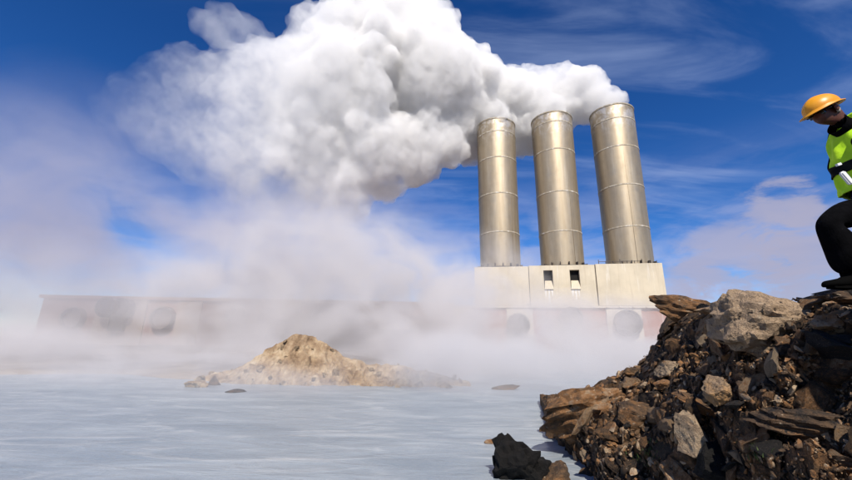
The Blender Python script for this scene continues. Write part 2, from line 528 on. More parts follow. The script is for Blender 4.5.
CH = []
for (bpx, bpy_, tpx, tpy, wpx, lab) in ((500.3, 263, 495.6, 128, 41.5, 'steel chimney on the left end of the cream block, seen whole against sky and steam'),
                                     (562, 260, 551.6, 122, 43.0, 'middle steel chimney standing behind the two dark wall slots'),
                                     (629, 257, 609.8, 115, 44.5, 'rightmost steel chimney, thickest looking, its whitened rim venting the steam')):
    # base centre sits on the roof behind the facade
    d = ray(bpx, bpy_)
    n = Vector((-math.sin(RZ), math.cos(RZ), 0))
    k = ((Vector((P0.x, P0.y, 0)) + n * 3.0) - Vector((CAM.x, CAM.y, 0))).dot(n) / Vector((d.x, d.y, 0)).dot(n)
    q = CAM + d * k
    zdep = (q - CAM).dot(F0)
    rad = wpx / 2 / FPX * zdep * 0.965
    topz = at(tpx, tpy, q.y).z
    CH.append((q.x, q.y, Z_TOP - 0.02, rad, topz))
    print('chimney', [round(v, 2) for v in CH[-1]], at(tpx, tpy, q.y).x)
TOPH = sum(c[4] for c in CH) / 3 - Z_TOP
CHL = ('steel chimney on the left end of the cream block', 'middle steel chimney standing above the two dark wall slots', 'steel chimney on the right end of the block, beside the rock heap')
for i, (x, y, z, rad, topz) in enumerate(CH):
    e = empty('chimney', (x, y, z), 0)
    tag(e, CHL[i], 'chimney', 'three steel chimneys on the steam hall')
    hh = topz - z
    bm = bmesh.new()
    rb, rt = rad * 0.985, rad * 1.03
    bands = [hh * f for f in ((0.225, 0.475, 0.72, 0.905) if i != 1 else (0.215, 0.46, 0.74, 0.93))]
    prof = [(rb, 0)]
    for j in range(1, 40):
        zz = hh * j / 40
        prof.append((rb + (rt - rb) * j / 40 , zz))
    prof += [(rt, hh), (rt - 0.10, hh), (rt - 0.16, hh - 3.0)]
    rings = bm_lathe(bm, prof, 96)
    f = bm.faces.new(rings[-1])
    from_bm('shell', bm, M_chim, e, smooth=False)
    me = e.children[0].data
    me.polygons.foreach_set('use_smooth', [len(pp.vertices) == 4 for pp in me.polygons])
    try: me.set_sharp_from_angle(angle=R(35))
    except Exception: pass
    for zz in bands:
        rr = rb + (rt - rb) * zz / hh
        bm = bmesh.new()
        bm_lathe(bm, [(rr - 0.01, zz - 0.075), (rr + 0.03, zz - 0.065), (rr + 0.03, zz + 0.065), (rr - 0.01, zz + 0.075)], 96)
        from_bm('weld_band', bm, M_flange, e)
    bm = bmesh.new()
    bm_lathe(bm, [(rt - 0.05, hh - 0.02), (rt + 0.05, hh - 0.12), (rt + 0.06, hh + 0.02), (rt - 0.05, hh + 0.04)], 96)
    from_bm('rim', bm, M_flange, e)
    bm = bmesh.new()     # base ring with gusset feet
    bm_lathe(bm, [(rb, 0.0), (rb + 0.32, 0.0), (rb + 0.32, 0.16), (rb, 0.18)], 96)
    for k in range(18):
        a = 2 * math.pi * k / 18 + 0.1
        mm = Matrix.Rotation(a, 4, 'Z') @ Matrix.Translation((rb + 0.22, 0, 0.30)) @ Matrix.Diagonal((0.3, 0.07, 0.42, 1))
        bmesh.ops.create_cube(bm, size=1, matrix=mm)
    from_bm('base_ring', bm, M_darkmetal, e)
    # vertical seam / ladder rail facing the camera side
    bm = bmesh.new()
    a = R((-62, -75, -100)[i])
    mm = Matrix.Rotation(a, 4, 'Z') @ Matrix.Translation((rad * 1.012, 0, hh * 0.5)) @ Matrix.Diagonal((0.03, 0.035, hh * 0.96, 1))
    bmesh.ops.create_cube(bm, size=1, matrix=mm)
    from_bm('drain_pipe', bm, M_chim, e)

# ------------------------------------------------------------------ low building in the mist
YB = 33.0
L0, L1 = at(45, 295, YB), at(452, 300, YB)
lb = empty('low_building', (L0.x, L0.y, 0), 0)
tag(lb, 'long low flat-roofed building fading into the mist at left, with paired round vents', 'building')
zr = L0.z
LL = L1.x - L0.x
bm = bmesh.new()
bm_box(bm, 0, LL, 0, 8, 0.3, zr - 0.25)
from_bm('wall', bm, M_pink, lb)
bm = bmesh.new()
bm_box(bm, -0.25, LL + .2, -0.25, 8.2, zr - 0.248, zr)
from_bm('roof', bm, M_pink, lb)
def lx(px): return at(px, 310, YB).x - L0.x
for a, c in ((97, 147), (178, 202), (262, 300), (345, 385)):
    bm = bmesh.new()
    bm_box(bm, lx(a), lx(c), -0.12, 0.05, 0.3, zr - 0.25, 0.03)
    from_bm('pier', bm, M_dull, lb)
for px, py, r, y in ((114.5, 308, 0.84, -0.72), (127, 309, 0.84, -0.6), (76, 318, 0.9, -0.3), (165, 318, 0.95, -0.3), (238, 316, 0.85, -0.3), (322, 318, 0.9, -0.3)):
    q = at(px, py, YB)
    bm = bmesh.new()
    rings = bm_lathe(bm, [(r - 0.12, 0.0), (r - 0.12, -0.30), (r, -0.30), (r, -y + 0.05)], 40)
    bm.faces.new(rings[0])
    bmesh.ops.transform(bm, matrix=Matrix.Translation((q.x - L0.x, y, q.z)) @ Matrix.Rotation(R(-90), 4, 'X'), verts=bm.verts)
    vo = from_bm('round_vent', bm, M_void if y < -0.5 else M_vent, lb)
q = at(120, 324, YB)
bm = bmesh.new()
bm_box(bm, q.x - L0.x - 0.6, q.x - L0.x + 0.6, -0.5, 0.0, q.z - 0.6, q.z + 0.7, 0.05)
from_bm('duct', bm, M_darkmetal, lb)

# ------------------------------------------------------------------ rocks
def rock_verts(sub, ncut, seed, flat=1.0, rough=0.05, lo=0.55, hi=0.95):
    rs = np.random.default_rng(seed)
    bm = bmesh.new()
    bmesh.ops.create_icosphere(bm, subdivisions=sub, radius=1.0)
    v = np.array([x.co for x in bm.verts])
    f = [[x.index for x in q.verts] for q in bm.faces]
    bm.free()
    for _ in range(ncut):
        n = rs.normal(size=3); n /= np.linalg.norm(n)
        d = rs.uniform(lo, hi)
        s = v @ n - d
        k = s > 0
        v[k] -= np.outer(s[k], n)
    if rough:
        off = rs.uniform(-50, 50, 3)
        for i in range(len(v)):
            q = v[i] * 1.7 + off
            a = noise.fractal(Vector(q), 0.8, 2.1, 4)
            v[i] *= 1 + rough * a - rough * 1.1 * abs(noise.noise(Vector(q * 1.9)))
    v -= (v.max(0) + v.min(0)) / 2
    v /= np.abs(v).max(0)
    v[:, 2] *= flat
    return v, f

ROCK_MESH = []
for i in range(14):
    v, f = rock_verts(3, 12, 100 + i, 1.0, 0.20, 0.26, 0.85)
    me = bpy.data.meshes.new('rock')
    me.from_pydata([tuple(map(float, q)) for q in v], [], f)
    me.materials.append(M_rock)
    ROCK_MESH.append(me)

# heap surface
HS = [(0.0, 545, 431, 8.0), (0.12, 556, 406, 7.8), (0.28, 602, 386, 7.5), (0.42, 642, 360, 7.1), (0.52, 668, 330, 6.2), (0.58, 684, 314, 5.4), (0.70, 732, 308, 4.1), (0.85, 796, 302, 3.25), (1.0, 852, 292.5, 3.02), (1.15, 930, 290, 2.9), (1.4, 1120, 285, 2.6)]
HB = [(0.0, 556, 438, 7.55), (0.12, 580, 462, 6.2), (0.28, 606, 496, 4.9), (0.42, 650, 520, 4.25), (0.58, 720, 530, 3.55), (0.70, 770, 540, 2.95), (0.85, 830, 560, 2.4), (1.0, 900, 590, 2.1), (1.15, 1000, 640, 1.75), (1.4, 1250, 740, 1.3)]
NU, NV = 250, 150
V0, V1 = -0.25, 1.55
def heap_point(u, v):
    sa, ba = lerp_table(HS, u), lerp_table(HB, u)
    sp, bp = at(*sa), at(*ba)
    if v <= 1:
        vv = max(0.0, v)
        steep = min(1, u * 3.5)
        yy = ba[2] + (sa[2] - ba[2]) * (vv * (1 - steep) + steep * vv ** 3.2)
        p = at(ba[0] + (sa[0] - ba[0]) * vv, ba[1] + (sa[1] - ba[1]) * vv, yy)
        if v < 0:
            p += (bp - sp) * (-v) * 0.5
        k = max(0, math.sin(math.pi * max(0, min(1, v))))
        d = (sp - bp)
        nrm = Vector((-0.35, -0.6, 0.75))
        p += nrm * k * 0.05 * min(2.2, d.length) * (1 if u > 0.1 else u * 10)
        if v < 0:
            p.z += v * 1.2
        # recessed hollow low at the right, under the ledge
        hx = math.exp(-((u - 0.98) / 0.16) ** 2 - ((v - 0.60) / 0.22) ** 2)
        p += Vector((0.25, 0.75, -0.10)) * hx * 0.75
    else:
        w = (v - 1) / (V1 - 1)
        a = Vector((sp.x, sp.y, 0)).normalized()
        a = (a * 0.8 + Vector((0.1, 0.9, 0)) * 0.4).normalized()
        p = sp + a * (4.5 * w)
        p.z = sp.z + (0.25 - sp.z) * (w ** 1.4) if sp.z > 0.25 else sp.z - 0.6 * w
    return p
hv = []
for j in range(NV):
    v = V0 + (V1 - V0) * j / (NV - 1)
    for i in range(NU):
        u = 1.4 * i / (NU - 1)
        p = heap_point(u, v)
        am = 0.35 + 0.65 * min(1, u * 4)
        edge = 0.45 if abs(v - 1) < 0.08 else 1.0
        q = p * 1.15
        d = fbm(q.x, q.y, q.z, 5) * 0.20 + fbm(q.x * 3.4, q.y * 3.4, q.z * 3.4 + 9, 4) * 0.07
        d2 = abs(noise.noise(p * 2.3)) * 0.26 + abs(noise.noise(p * 5.1)) * 0.10
        wq = p + Vector((noise.noise(p * 3), noise.noise(p * 3 + Vector((7, 0, 0))), noise.noise(p * 3 + Vector((0, 9, 0))))) * 0.12
        wq.z *= 1.8
        d += noise.cell(wq * 2.6) * 0.10 + noise.cell(wq * 6.5) * 0.05
        p += Vector((-0.3, -0.65, 0.7)) * (d - d2) * am * edge
        hv.append(p)
hf = [(j * NU + i, j * NU + i + 1, (j + 1) * NU + i + 1, (j + 1) * NU + i) for j in range(NV - 1) for i in range(NU - 1)]
heap = from_np('terrain', hv, hf, M_bank, smooth=False)
tag(heap, kind='structure')
me = heap.data
HN = np.array([tuple(v.normal) for v in me.vertices])
if HN[:, 2].mean() < 0:
    HN = -HN
HP = np.array([tuple(v) for v in hv])
HPX = np.array([proj(p) if (p - CAM).dot(F0) > 0.3 else (9e9, 9e9, 1) for p in hv])
front = np.array([(V0 + (V1 - V0) * j / (NV - 1)) <= 1.01 for j in range(NV) for i in range(NU)])
facing = ((np.array(CAM) - HP) * HN).sum(1) > 0
def on_heap(px, py):
    d = (HPX[:, 0] - px) ** 2 + (HPX[:, 1] - py) ** 2 + np.where(front, 0, 1e7)
    k = int(d.argmin())
    return Vector(HP[k]), Vector(HN[k]), HPX[k][2]

def place_rock(mesh, c, sx_, sy_, sz_, rot, name='rock'):
    o = bpy.data.objects.new(name, mesh)
    o.location = c
    o.scale = (sx_, sy_, sz_)
    o.rotation_euler = rot
    return link(o)

def special(px, py, wpx, hpx, seed, mat, label, cat='rock', name='rock', roll=0.0, depth=0.8, sink=0.25, sub=4, ncut=15, rough=0.16, c=None, lo=0.34, hi=0.88, strata=0.0):
    """a rock of its own shape whose centre sits on the heap below pixel (px,py)"""
    if c is None:
        p, n, z = on_heap(px, py)
    else:
        p, n = c, Vector((0, -0.4, 0.9)); z = proj(p)[2]
    a, h = wpx / 2 / FPX * z, hpx / 2 / FPX * z
    v, f = rock_verts(sub, ncut, seed, 1.0, rough, lo, hi)
    if strata:
        k = v[:, 2] * 7 + 1.2 * np.sin(v[:, 0] * 2.1 + seed)
        v[:, :2] *= (1 + strata * np.sign(np.sin(k * 2.1)) * np.abs(np.sin(k * 2.1)) ** 0.4)[:, None]
    me = bpy.data.meshes.new(name)
    me.from_pydata([tuple(map(float, q)) for q in (v * np.array([a, min(a, max(h, a * depth)), h]))], [], f)
    me.materials.append(mat)
    o = link(bpy.data.objects.new(name, me))
    az = math.atan2(-p.x, p.y)          # face the camera
    o.rotation_euler = (Matrix.Rotation(az, 3, 'Z') @ Matrix.Rotation(roll, 3, 'Y')).to_euler()
    o.location = p + (n * (0.5 - sink) * h if c is None else Vector())
    tag(o, label, cat)
    return o

special(776, 331, 88, 66, 15, M_boulder, 'big pale boulder on the crest of the rock heap, largest of all', 'boulder', 'boulder', roll=R(10), depth=0.8, sink=0.0, ncut=22, lo=0.66, hi=0.97, rough=0.22)
special(686, 312, 66, 28, 12, M_rock_rust, 'long pointed rock jutting left like a beak from the top of the heap', name='rock', roll=R(14), depth=0.5, sink=0.1, ncut=10, strata=0.05)
special(718, 312, 34, 20, 41, M_rock_rust, 'rusty wedge of rock on the crest right behind the beak-shaped rock', roll=R(-8), depth=0.6, sink=0.1)
special(594, 408, 112, 50, 13, M_rock_rust, 'wide layered rusty ledge overhanging the water at the foot of the heap', 'rock', 'rock_ledge', roll=R(-22), depth=0.55, sink=0.35, strata=0.06, ncut=9, rough=0.18, lo=0.48)
special(700, 409, 50, 16, 14, M_rock, 'thin tilted brown slab halfway up the rock heap', 'slab', 'rock_slab', roll=R(20), depth=0.6, sink=0.0)
special(672, 372, 30, 17, 15, M_rock_pale, 'light tan block on the slope above the layered ledge', roll=R(-16), sink=0.0)
special(668, 386, 20, 10, 16, M_rock_pale, 'small light slab lying just below the light tan block', roll=R(-14), sink=0.0)
special(690, 437, 34, 42, 17, M_rock_pale, 'upright tan lump low in the middle of the heap', roll=R(6), sink=0.1, ncut=18, lo=0.25, hi=0.75, rough=0.2)
special(683, 474, 34, 20, 18, M_rock_pale, 'pale pinkish stone at the bottom edge of the heap', roll=R(24), sink=0.0)
special(633, 373, 18, 9, 19, M_rock_rust, 'small reddish stone at the left shoulder of the heap', sink=0.0)
special(812, 432, 92, 34, 20, M_rock, 'broad brown ledge low at the right, in the shade', 'rock', 'rock_ledge', roll=R(4), depth=0.5, sink=0.1, strata=0.07, rough=0.15)
special(716, 462, 46, 40, 21, M_rock_black, 'large black rock near the bottom of the heap', sink=0.2)
special(724, 394, 26, 30, 22, M_rock_rust, 'blocky brown rock in the middle of the slope', sink=0.1)
special(826, 330, 30, 22, 23, M_rock_pale, 'pale rock right of the big boulder, under the walker', sink=0.0, roll=R(-20))
special(640, 420, 46, 30, 24, M_rock_rust, 'rust coloured lump below the layered ledge', sink=0.2)
for i, (px, py, s) in enumerate(((707, 304, 14), (737, 305, 13), (757, 302, 17), (825, 291, 12))):
    o = special(px, py, s, s * 0.55, 50 + i, M_rock_black, 'small black stone on the skyline of the heap', sink=-0.3)
    o['group'] = 'black stones on the skyline'
def on_water(px, py, dz=0.0):
    d = ray(px, py)
    return CAM + d * ((dz - CAM.z) / d.z)
c = on_water(522, 476); c.z += 0.10
special(522, 462, 60, 74, 31, M_rock_black, 'jagged black rock standing in the water at the bottom of the photo', c=c, roll=R(-18), depth=0.8, ncut=10, rough=0.3, lo=0.5)
c = on_water(553, 480); c.z += 0.05
special(553, 474, 34, 26, 32, M_rock, 'brown speckled rock in the water against the jagged black rock', c=c, depth=0.9)
c = on_water(505, 389); c.z += 0.02
special(505, 387, 30, 8, 33, M_rock_dark, 'low flat grey rock awash in the middle of the pool', c=c, depth=0.7)
c = on_water(490, 443)
special(490, 441, 12, 7, 34, M_rock, 'tiny stone poking out of the water left of the black rock', c=c)
c = on_water(236, 392); c.z += 0.01
o = special(236, 392, 20, 5, 35, M_rock_dark, 'low flat stone in the water before the tan mound', c=c)

o = special(846, 296, 52, 16, 71, M_rock, 'flat brown stone under the boot of the walker', c=at(848, 298, 2.92), depth=0.9)
# individual stones on the slope
KINDS = (('rusty brown angular stone lying loose on the slope of the rock heap', M_rock_rust, 0.34),
         ('dark brown angular stone lying loose on the slope of the rock heap', M_rock_dark, 0.30),
         ('tan stone lying loose on the slope of the rock heap', M_rock, 0.24),
         ('pale mineral-crusted stone lying loose on the slope of the rock heap', M_rock_pale, 0.12))
KM = {}
for lab, mat, w in KINDS:
    KM[lab] = []
    for me in ROCK_MESH:
        c_ = me.copy(); c_.materials.clear(); c_.materials.append(mat); KM[lab].append(c_)
vis = np.where(front & facing & (HPX[:, 0] > 545) & (HPX[:, 0] < 880) & (HPX[:, 1] < 490))[0]
wgt = np.ones(len(vis))
# equal weight per picture area
cell = {}
for k in vis:
    cell.setdefault((int(HPX[k][0] // 8), int(HPX[k][1] // 8)), []).append(k)
cells = list(cell.values())
def pick(): 
    c_ = cells[random.randrange(len(cells))]
    return c_[random.randrange(len(c_))]
for i in range(270):
    k = pick()
    z = HPX[k][2]
    spx = 5 + 26 * random.random() ** 2.6
    s = spx / 2 / FPX * z * 1.15
    r_ = random.random(); acc = 0
    for lab, mat, w in KINDS:
        acc += w
        if r_ <= acc: break
    n = Vector(HN[k])
    q = n.to_track_quat('Z', 'Y').to_euler()
    rot = (q.to_matrix() @ Matrix.Rotation(random.uniform(0, 6.28), 3, 'Z') @ Matrix.Rotation(random.uniform(-.5, .5), 3, 'X')).to_euler()
    o = place_rock(random.choice(KM[lab]), Vector(HP[k]) + n * s * 0.15, s * random.uniform(1.0, 1.7), s * random.uniform(.7, 1.1), s * (random.uniform(.25, .5) if i % 3 else random.uniform(.6, .95)), rot, 'stone')
    tag(o, lab, 'stone', lab.split(' stone')[0] + ' stones on the rock heap')

# fine rubble: one mass
def scatter_mass(name, mat, pts, nrms, sizes, label=None, seed=3):
    rs = np.random.default_rng(seed)
    protos = [rock_verts(2, 9, 900 + i, 1.0, 0.06, 0.2, 0.75) for i in range(8)]
    VV, FF, TT = [], [], []
    base = 0
    for p, n, s in zip(pts, nrms, sizes):
        v, f = protos[rs.integers(8)]
        q = (Vector(n).to_track_quat('Z', 'Y') @ Quaternion((0, 0, 1), rs.uniform(0, 6.28)) @ Quaternion((1, 0, 0), rs.normal() * 0.45)).to_matrix()
        sc = s * np.array([rs.uniform(0.7, 1.7), rs.uniform(0.5, 1.0), rs.uniform(0.22, 0.6)])
        vv = (v * sc) @ np.array(q).T + np.array(p) + np.array(n) * s * 0.2
        VV.append(vv); FF.extend([[a + base for a in ff] for ff in f])
        TT.append(np.full(len(vv), rs.random())); base += len(vv)
    VV = np.concatenate(VV)
    o = from_np(name, VV, FF, mat)
    at_ = o.data.attributes.new('tone', 'FLOAT', 'POINT')
    at_.data.foreach_set('value', np.concatenate(TT).astype(np.float32))
    return o
ks = [pick() for _ in range(7500)]
o = scatter_mass('rubble', M_rubble, HP[ks] + rng.normal(0, 0.02, (len(ks), 3)), HN[ks], [HPX[k][2] / FPX * (0.7 + 3.8 * random.random() ** 2.7) for k in ks])
tag(o, 'small broken stones covering the rock heap', 'rubble', kind='stuff')

# rock added beside the camera, out of frame, to shade the heap's foot
v, f = rock_verts(5, 16, 77, 1.0, 0.16)
o = from_np('shade_rock', v * np.array([0.95, 0.65, 1.75]), f, M_rock_dark)
o.location = (3.75, 1.15, 1.95)
tag(o, 'unseen dark rock added beside the camera to shade the heap', 'rock')

# moss / grass tufts
m_grass = surf('grass', lambda t, p: t.ramp(t.noise(p, 9, 3), [(0.3, (0.018, 0.03, 0.008)), (0.7, (0.06, 0.085, 0.022))]), 0.8)
gv, gf = [], []
for cx_, cy_, nb, sp in ((655, 452, 150, 14), (640, 462, 60, 10), (757, 458, 90, 16)):
    for k in range(nb):
        p, n, z = on_heap(cx_ + random.gauss(0, sp * .5), cy_ + random.gauss(0, sp * .35))
        h = random.uniform(0.02, 0.07); a = random.uniform(0, 6.28); w = 0.004
        d = Vector((math.cos(a) * 0.5, math.sin(a) * 0.5, 1)).normalized() * h
        s_ = Vector((-math.sin(a), math.cos(a), 0)) * w
        p = p + n * 0.02 + Vector((random.gauss(0, .02), random.gauss(0, .02), 0))
        b_ = len(gv)
        gv += [p - s_, p + s_, p + d * .6 + s_ * .7, p + d * .6 - s_ * .7, p + d + Vector((math.cos(a), math.sin(a), -.3)) * h * .3]
        gf += [(b_, b_ + 1, b_ + 2, b_ + 3), (b_ + 3, b_ + 2, b_ + 4)]
o = from_np('grass', gv, gf, m_grass)
tag(o, 'tufts of dark green grass between the stones', 'grass', kind='stuff')

# ------------------------------------------------------------------ tan mound across the pool
YM = 17.3
MS = [(178, 388), (190, 384), (203, 377), (218, 372), (235, 369), (250, 361), (262, 352), (275, 345), (286, 339), (296, 334), (306, 334), (316, 338), (330, 346), (345, 356), (365, 361), (385, 364), (405, 367), (425, 371), (450, 377), (470, 382)]
prof = [(at(a, b, YM).x, at(a, b, YM).z) for a, b in MS]
def mprof(x):
    return float(np.interp(x, [q[0] for q in prof], [q[1] for q in prof], left=-0.3, right=-0.3))
MX, MY = 190, 70
x0, x1 = prof[0][0] - 0.6, prof[-1][0] + 1.0
mv = []
for j in range(MY):
    yy = -1.9 + 5.0 * j / (MY - 1)
    for i in range(MX):
        x = x0 + (x1 - x0) * i / (MX - 1)
        k = max(0, 1 - abs(yy) / (1.9 if yy < 0 else 3.1))
        h = mprof(x)
        z = h * (k ** 0.9) - 0.25 * (1 - k)
        nn = fbm(x * 1.1, yy * 1.1, 3, 5) * 0.20 + fbm(x * 3.7, yy * 3.7, 5, 4) * 0.12 - abs(noise.noise(Vector((x * 1.9, yy * 1.9, 2)))) * 0.22
        w_ = Vector((x + 0.4 * noise.noise(Vector((x, yy, 8)) * 2), yy + 0.4 * noise.noise(Vector((x, yy, 4)) * 2), 0.5))
        nn += (noise.cell(w_ * 1.7) - 0.0) * 0.13 + noise.cell(w_ * 4.3) * 0.07
        mv.append((x, YM + yy, z + nn * min(1, 0.3 + h) * (0.4 if k > .93 else 1)))
mf = [(j * MX + i, j * MX + i + 1, (j + 1) * MX + i + 1, (j + 1) * MX + i) for j in range(MY - 1) for i in range(MX - 1)]
o = from_np('rock_mound', mv, mf, M_mound)
tag(o, 'tan mound of crumbled rock at the far edge of the milky pool', 'mound')
mvis = [q for q in mv if q[1] < YM + 0.1 and q[2] > 0.0]
for i in range(46):
    q = random.choice(mvis)
    s = 0.05 + 0.13 * random.random() ** 2.2
    me = ROCK_MESH[i % 14].copy(); me.materials.clear(); me.materials.append(M_mound)
    o = place_rock(me, q, s * 1.3, s, s * 0.8, (random.random() * 3, random.random() * 3, random.random() * 6), 'stone')
    tag(o, 'tan stone lying on the misty mound across the pool', 'stone', 'stones on the tan mound')
c = on_water(214, 385); c.z += 0.1
o = special(214, 382, 13, 12, 61, M_rock_dark, 'dark brown stone at the left foot of the tan mound', c=c)
c = on_water(196, 387); c.z += 0.05
o = special(196, 384, 22, 9, 62, M_mound, 'flat tan rock at the waterline left of the mound', c=c)

# ------------------------------------------------------------------ walker
YP = 3.0
def J(px, py, dy=0.0): return at(px, py, YP + dy)
foot = J(838, 290.5)
m_black = surf('black_cloth', lambda t, p: t.ramp(t.noise(p, 14, 5), [(0.3, (0.002, 0.002, 0.0025)), (0.7, (0.005, 0.005, 0.006))]), 1.0, bump=(lambda t, p: t.noise(t.mapping(p, (1, 1, .5)), 12, 4), 0.6, 0.03), spec=0.03)
m_skin = surf('skin', lambda t, p: t.ramp(t.noise(p, 18, 4), [(0.3, (0.075, 0.028, 0.02)), (0.7, (0.14, 0.052, 0.036))]), 0.55)  # skin darkened: the hat brim's shade is put into the colour
m_boot = surf('boot', lambda t, p: (0.003, 0.003, 0.003), 1.0, spec=0.03)
m_vest = surf('hi_vis', lambda t, p: t.ramp(t.noise(p, 7, 4), [(0.3, (0.34, 0.66, 0.01)), (0.7, (0.52, 0.82, 0.02))]), 0.75, bump=(lambda t, p: t.noise(p, 9, 4), 0.4, 0.03))
m_band = surf('vest_band', lambda t, p: (0.007, 0.007, 0.008), 0.8, spec=0.1)
m_hat = surf('hard_hat', lambda t, p: t.ramp(t.noise(p, 5, 3), [(0.3, (0.66, 0.26, 0.008)), (0.7, (0.74, 0.32, 0.012))]), lambda t, p: t.mapr(t.noise(p, 12, 5), 0.35, 0.7, 0.36, 0.6), spec=0.4)
m_hair = surf('grey_hair', lambda t, p: t.ramp(t.noise(t.mapping(p, (1, 1, .3)), 60, 3), [(0.3, (0.25, 0.21, 0.18)), (0.7, (0.5, 0.45, 0.40))]), 0.8)
m_lens = surf('dark_lens', lambda t, p: (0.004, 0.004, 0.004), 0.15, spec=0.6)
m_whitep = surf('white_plastic', lambda t, p: (0.72, 0.72, 0.74), 0.5)

# skeleton: (name, px, py, dy, radius, parent)
SK = [('pelvis', 880, 206, 0.0, 0.165, None), ('waist', 875, 184, 0.0, 0.150, 'pelvis'), ('chest', 867, 158, 0.0, 0.160, 'waist'), ('upper', 866, 141, 0.0, 0.115, 'chest'),
      ('neck', 850, 126, 0.0, 0.060, 'upper'), ('neck_top', 838, 120, 0.0, 0.055, 'neck'), ('skull', 826, 113, 0.0, 0.088, 'neck_top'), ('crown', 823, 105, 0.0, 0.078, 'skull'), ('jaw', 820, 123, 0.0, 0.046, 'skull'),
      # near (left) leg steps forward
      ('hip_a', 870, 210, -0.10, 0.115, 'pelvis'), ('thigh_a', 849, 213, -0.13, 0.125, 'hip_a'), ('knee_a', 826.5, 224, -0.14, 0.082, 'thigh_a'), ('shin_a', 845, 250, -0.12, 0.125, 'knee_a'), ('ankle_a', 849, 277, -0.10, 0.092, 'shin_a'),
      ('hip_b', 888, 214, 0.11, 0.115, 'pelvis'), ('knee_b', 868, 246, 0.10, 0.09, 'hip_b'), ('ankle_b', 884, 280, 0.12, 0.07, 'knee_b'),
      ('sh_a', 866, 140, -0.17, 0.080, 'upper'), ('elb_a', 872, 178, -0.24, 0.058, 'sh_a'), ('wri_a', 876, 208, -0.25, 0.040, 'elb_a'),
      ('sh_b', 862, 138, 0.17, 0.080, 'upper'), ('elb_b', 872, 172, 0.25, 0.058, 'sh_b'), ('wri_b', 878, 198, 0.25, 0.040, 'elb_b')]
idx = {s[0]: i for i, s in enumerate(SK)}
me = bpy.data.meshes.new('person')
me.from_pydata([tuple(J(s[1], s[2], s[3]) - foot) for s in SK], [(idx[s[5]], i) for i, s in enumerate(SK) if s[5]], [])
person = bpy.data.objects.new('person', me)
person.location = foot
link(person)
person.modifiers.new('skin', 'SKIN')
for i, s in enumerate(SK):
    sv = me.skin_vertices[0].data[i]
    sv.radius = (s[4], s[4])
    sv.use_root = (i == 0)
sb = person.modifiers.new('sub', 'SUBSURF'); sb.levels = 3; sb.render_levels = 3
evaluated(person)
me = person.data
me.materials.clear(); me.materials.append(m_black); me.materials.append(m_skin)
hd = J(826, 113) - foot
nk = J(836.5, 120) - foot
for pl in me.polygons:
    c_ = pl.center
    pl.use_smooth = True
    if (c_ - hd).length < 0.20 and (c_ - nk).dot((hd - nk).normalized()) > -0.005:
        pl.material_index = 1
# face: nose, brow and chin raised from the head itself
def bump_out(px, py, dy, rad, vec):
    c0 = J(px, py, dy) - foot
    for v in me.vertices:
        d = (v.co - c0).length
        if d < rad:
            f = (1 - (d / rad) ** 2) ** 2
            v.co += Vector(vec) * f
bump_out(811, 116, 0.0, 0.045, (-0.028, 0, -0.010))
bump_out(813, 128, 0.0, 0.05, (-0.020, 0, -0.004))
bump_out(813.5, 122, 0.0, 0.022, (-0.010, 0, 0.0))
tag(person, 'person in orange hard hat, green vest and black clothes stepping down the heap', 'person')

# head frame: forward/down facing left
HC = J(824.5, 112) - foot
hf_ = (J(806, 119) - J(826, 111.5)).normalized()          # face direction (in picture plane)
hy = Vector((0, 1, 0))
hu = hy.cross(-hf_).normalized()
if hu.z < 0: hu = -hu
HM = Matrix((hf_, hu.cross(hf_), hu)).transposed()
def head_obj(name, bm, mat, smooth=True, parent=person):
    bmesh.ops.transform(bm, matrix=Matrix.Translation(HC) @ HM.to_4x4(), verts=bm.verts)
    return from_bm(name, bm, mat, parent, smooth)
# hard hat: ribbed dome + brim, longer at the peak
bm = bmesh.new()
n = 48
rings = []
for j in range(13):
    a = j / 12 * math.pi / 2
    ring = []
    for i in range(n):
        ph = 2 * math.pi * i / n
        rx, ry, rz_ = 0.150, 0.118, 0.122
        rib = 1 + 0.03 * math.exp(-(math.sin(ph) * math.cos(a) / 0.16) ** 2) * math.sin(a)
        ring.append(bm.verts.new((rx * math.cos(a) * math.cos(ph) * rib, ry * math.cos(a) * math.sin(ph) * rib, 0.045 + rz_ * math.sin(a) * rib)))
    rings.append(ring)
brim = []
for (e, dz) in ((0.004, -0.004), (1.0, -0.018), (1.0, -0.026), (0.0, -0.012)):
    ring = []
    for i in range(n):
        ph = 2 * math.pi * i / n
        c_ = math.cos(ph)
        w = 0.022 + 0.055 * max(0, c_) ** 1.6 + 0.012 * max(0, -c_) ** 2
        ring.append(bm.verts.new(((0.150 + e * w) * c_, (0.118 + e * 0.022) * math.sin(ph), 0.045 + dz - e * 0.016 * max(0, c_) ** 2)))
    brim.append(ring)
seq = list(reversed(rings)) + brim
for a, b2 in zip(seq, seq[1:]):
    for i in range(n):
        bm.faces.new((a[i], a[(i + 1) % n], b2[(i + 1) % n], b2[i]))
head_obj('hard_hat', bm, m_hat)
# hair at the back and sides
bm = bmesh.new()
bmesh.ops.create_icosphere(bm, subdivisions=4, radius=1.0)
bmesh.ops.delete(bm, geom=[v for v in bm.verts if v.co.x > -0.05 + 0.4 * max(0, v.co.z) or v.co.z < -0.62 or v.co.z > 0.75], context='VERTS')
for v in bm.verts:
    nn = noise.noise(v.co * 9) * 0.03
    v.co = Vector((v.co.x * (0.108 + nn * .1), v.co.y * (0.092 + nn * .1), v.co.z * 0.105 + 0.0))
bmesh.ops.solidify(bm, geom=bm.faces[:], thickness=0.012)
head_obj('hair', bm, m_hair)
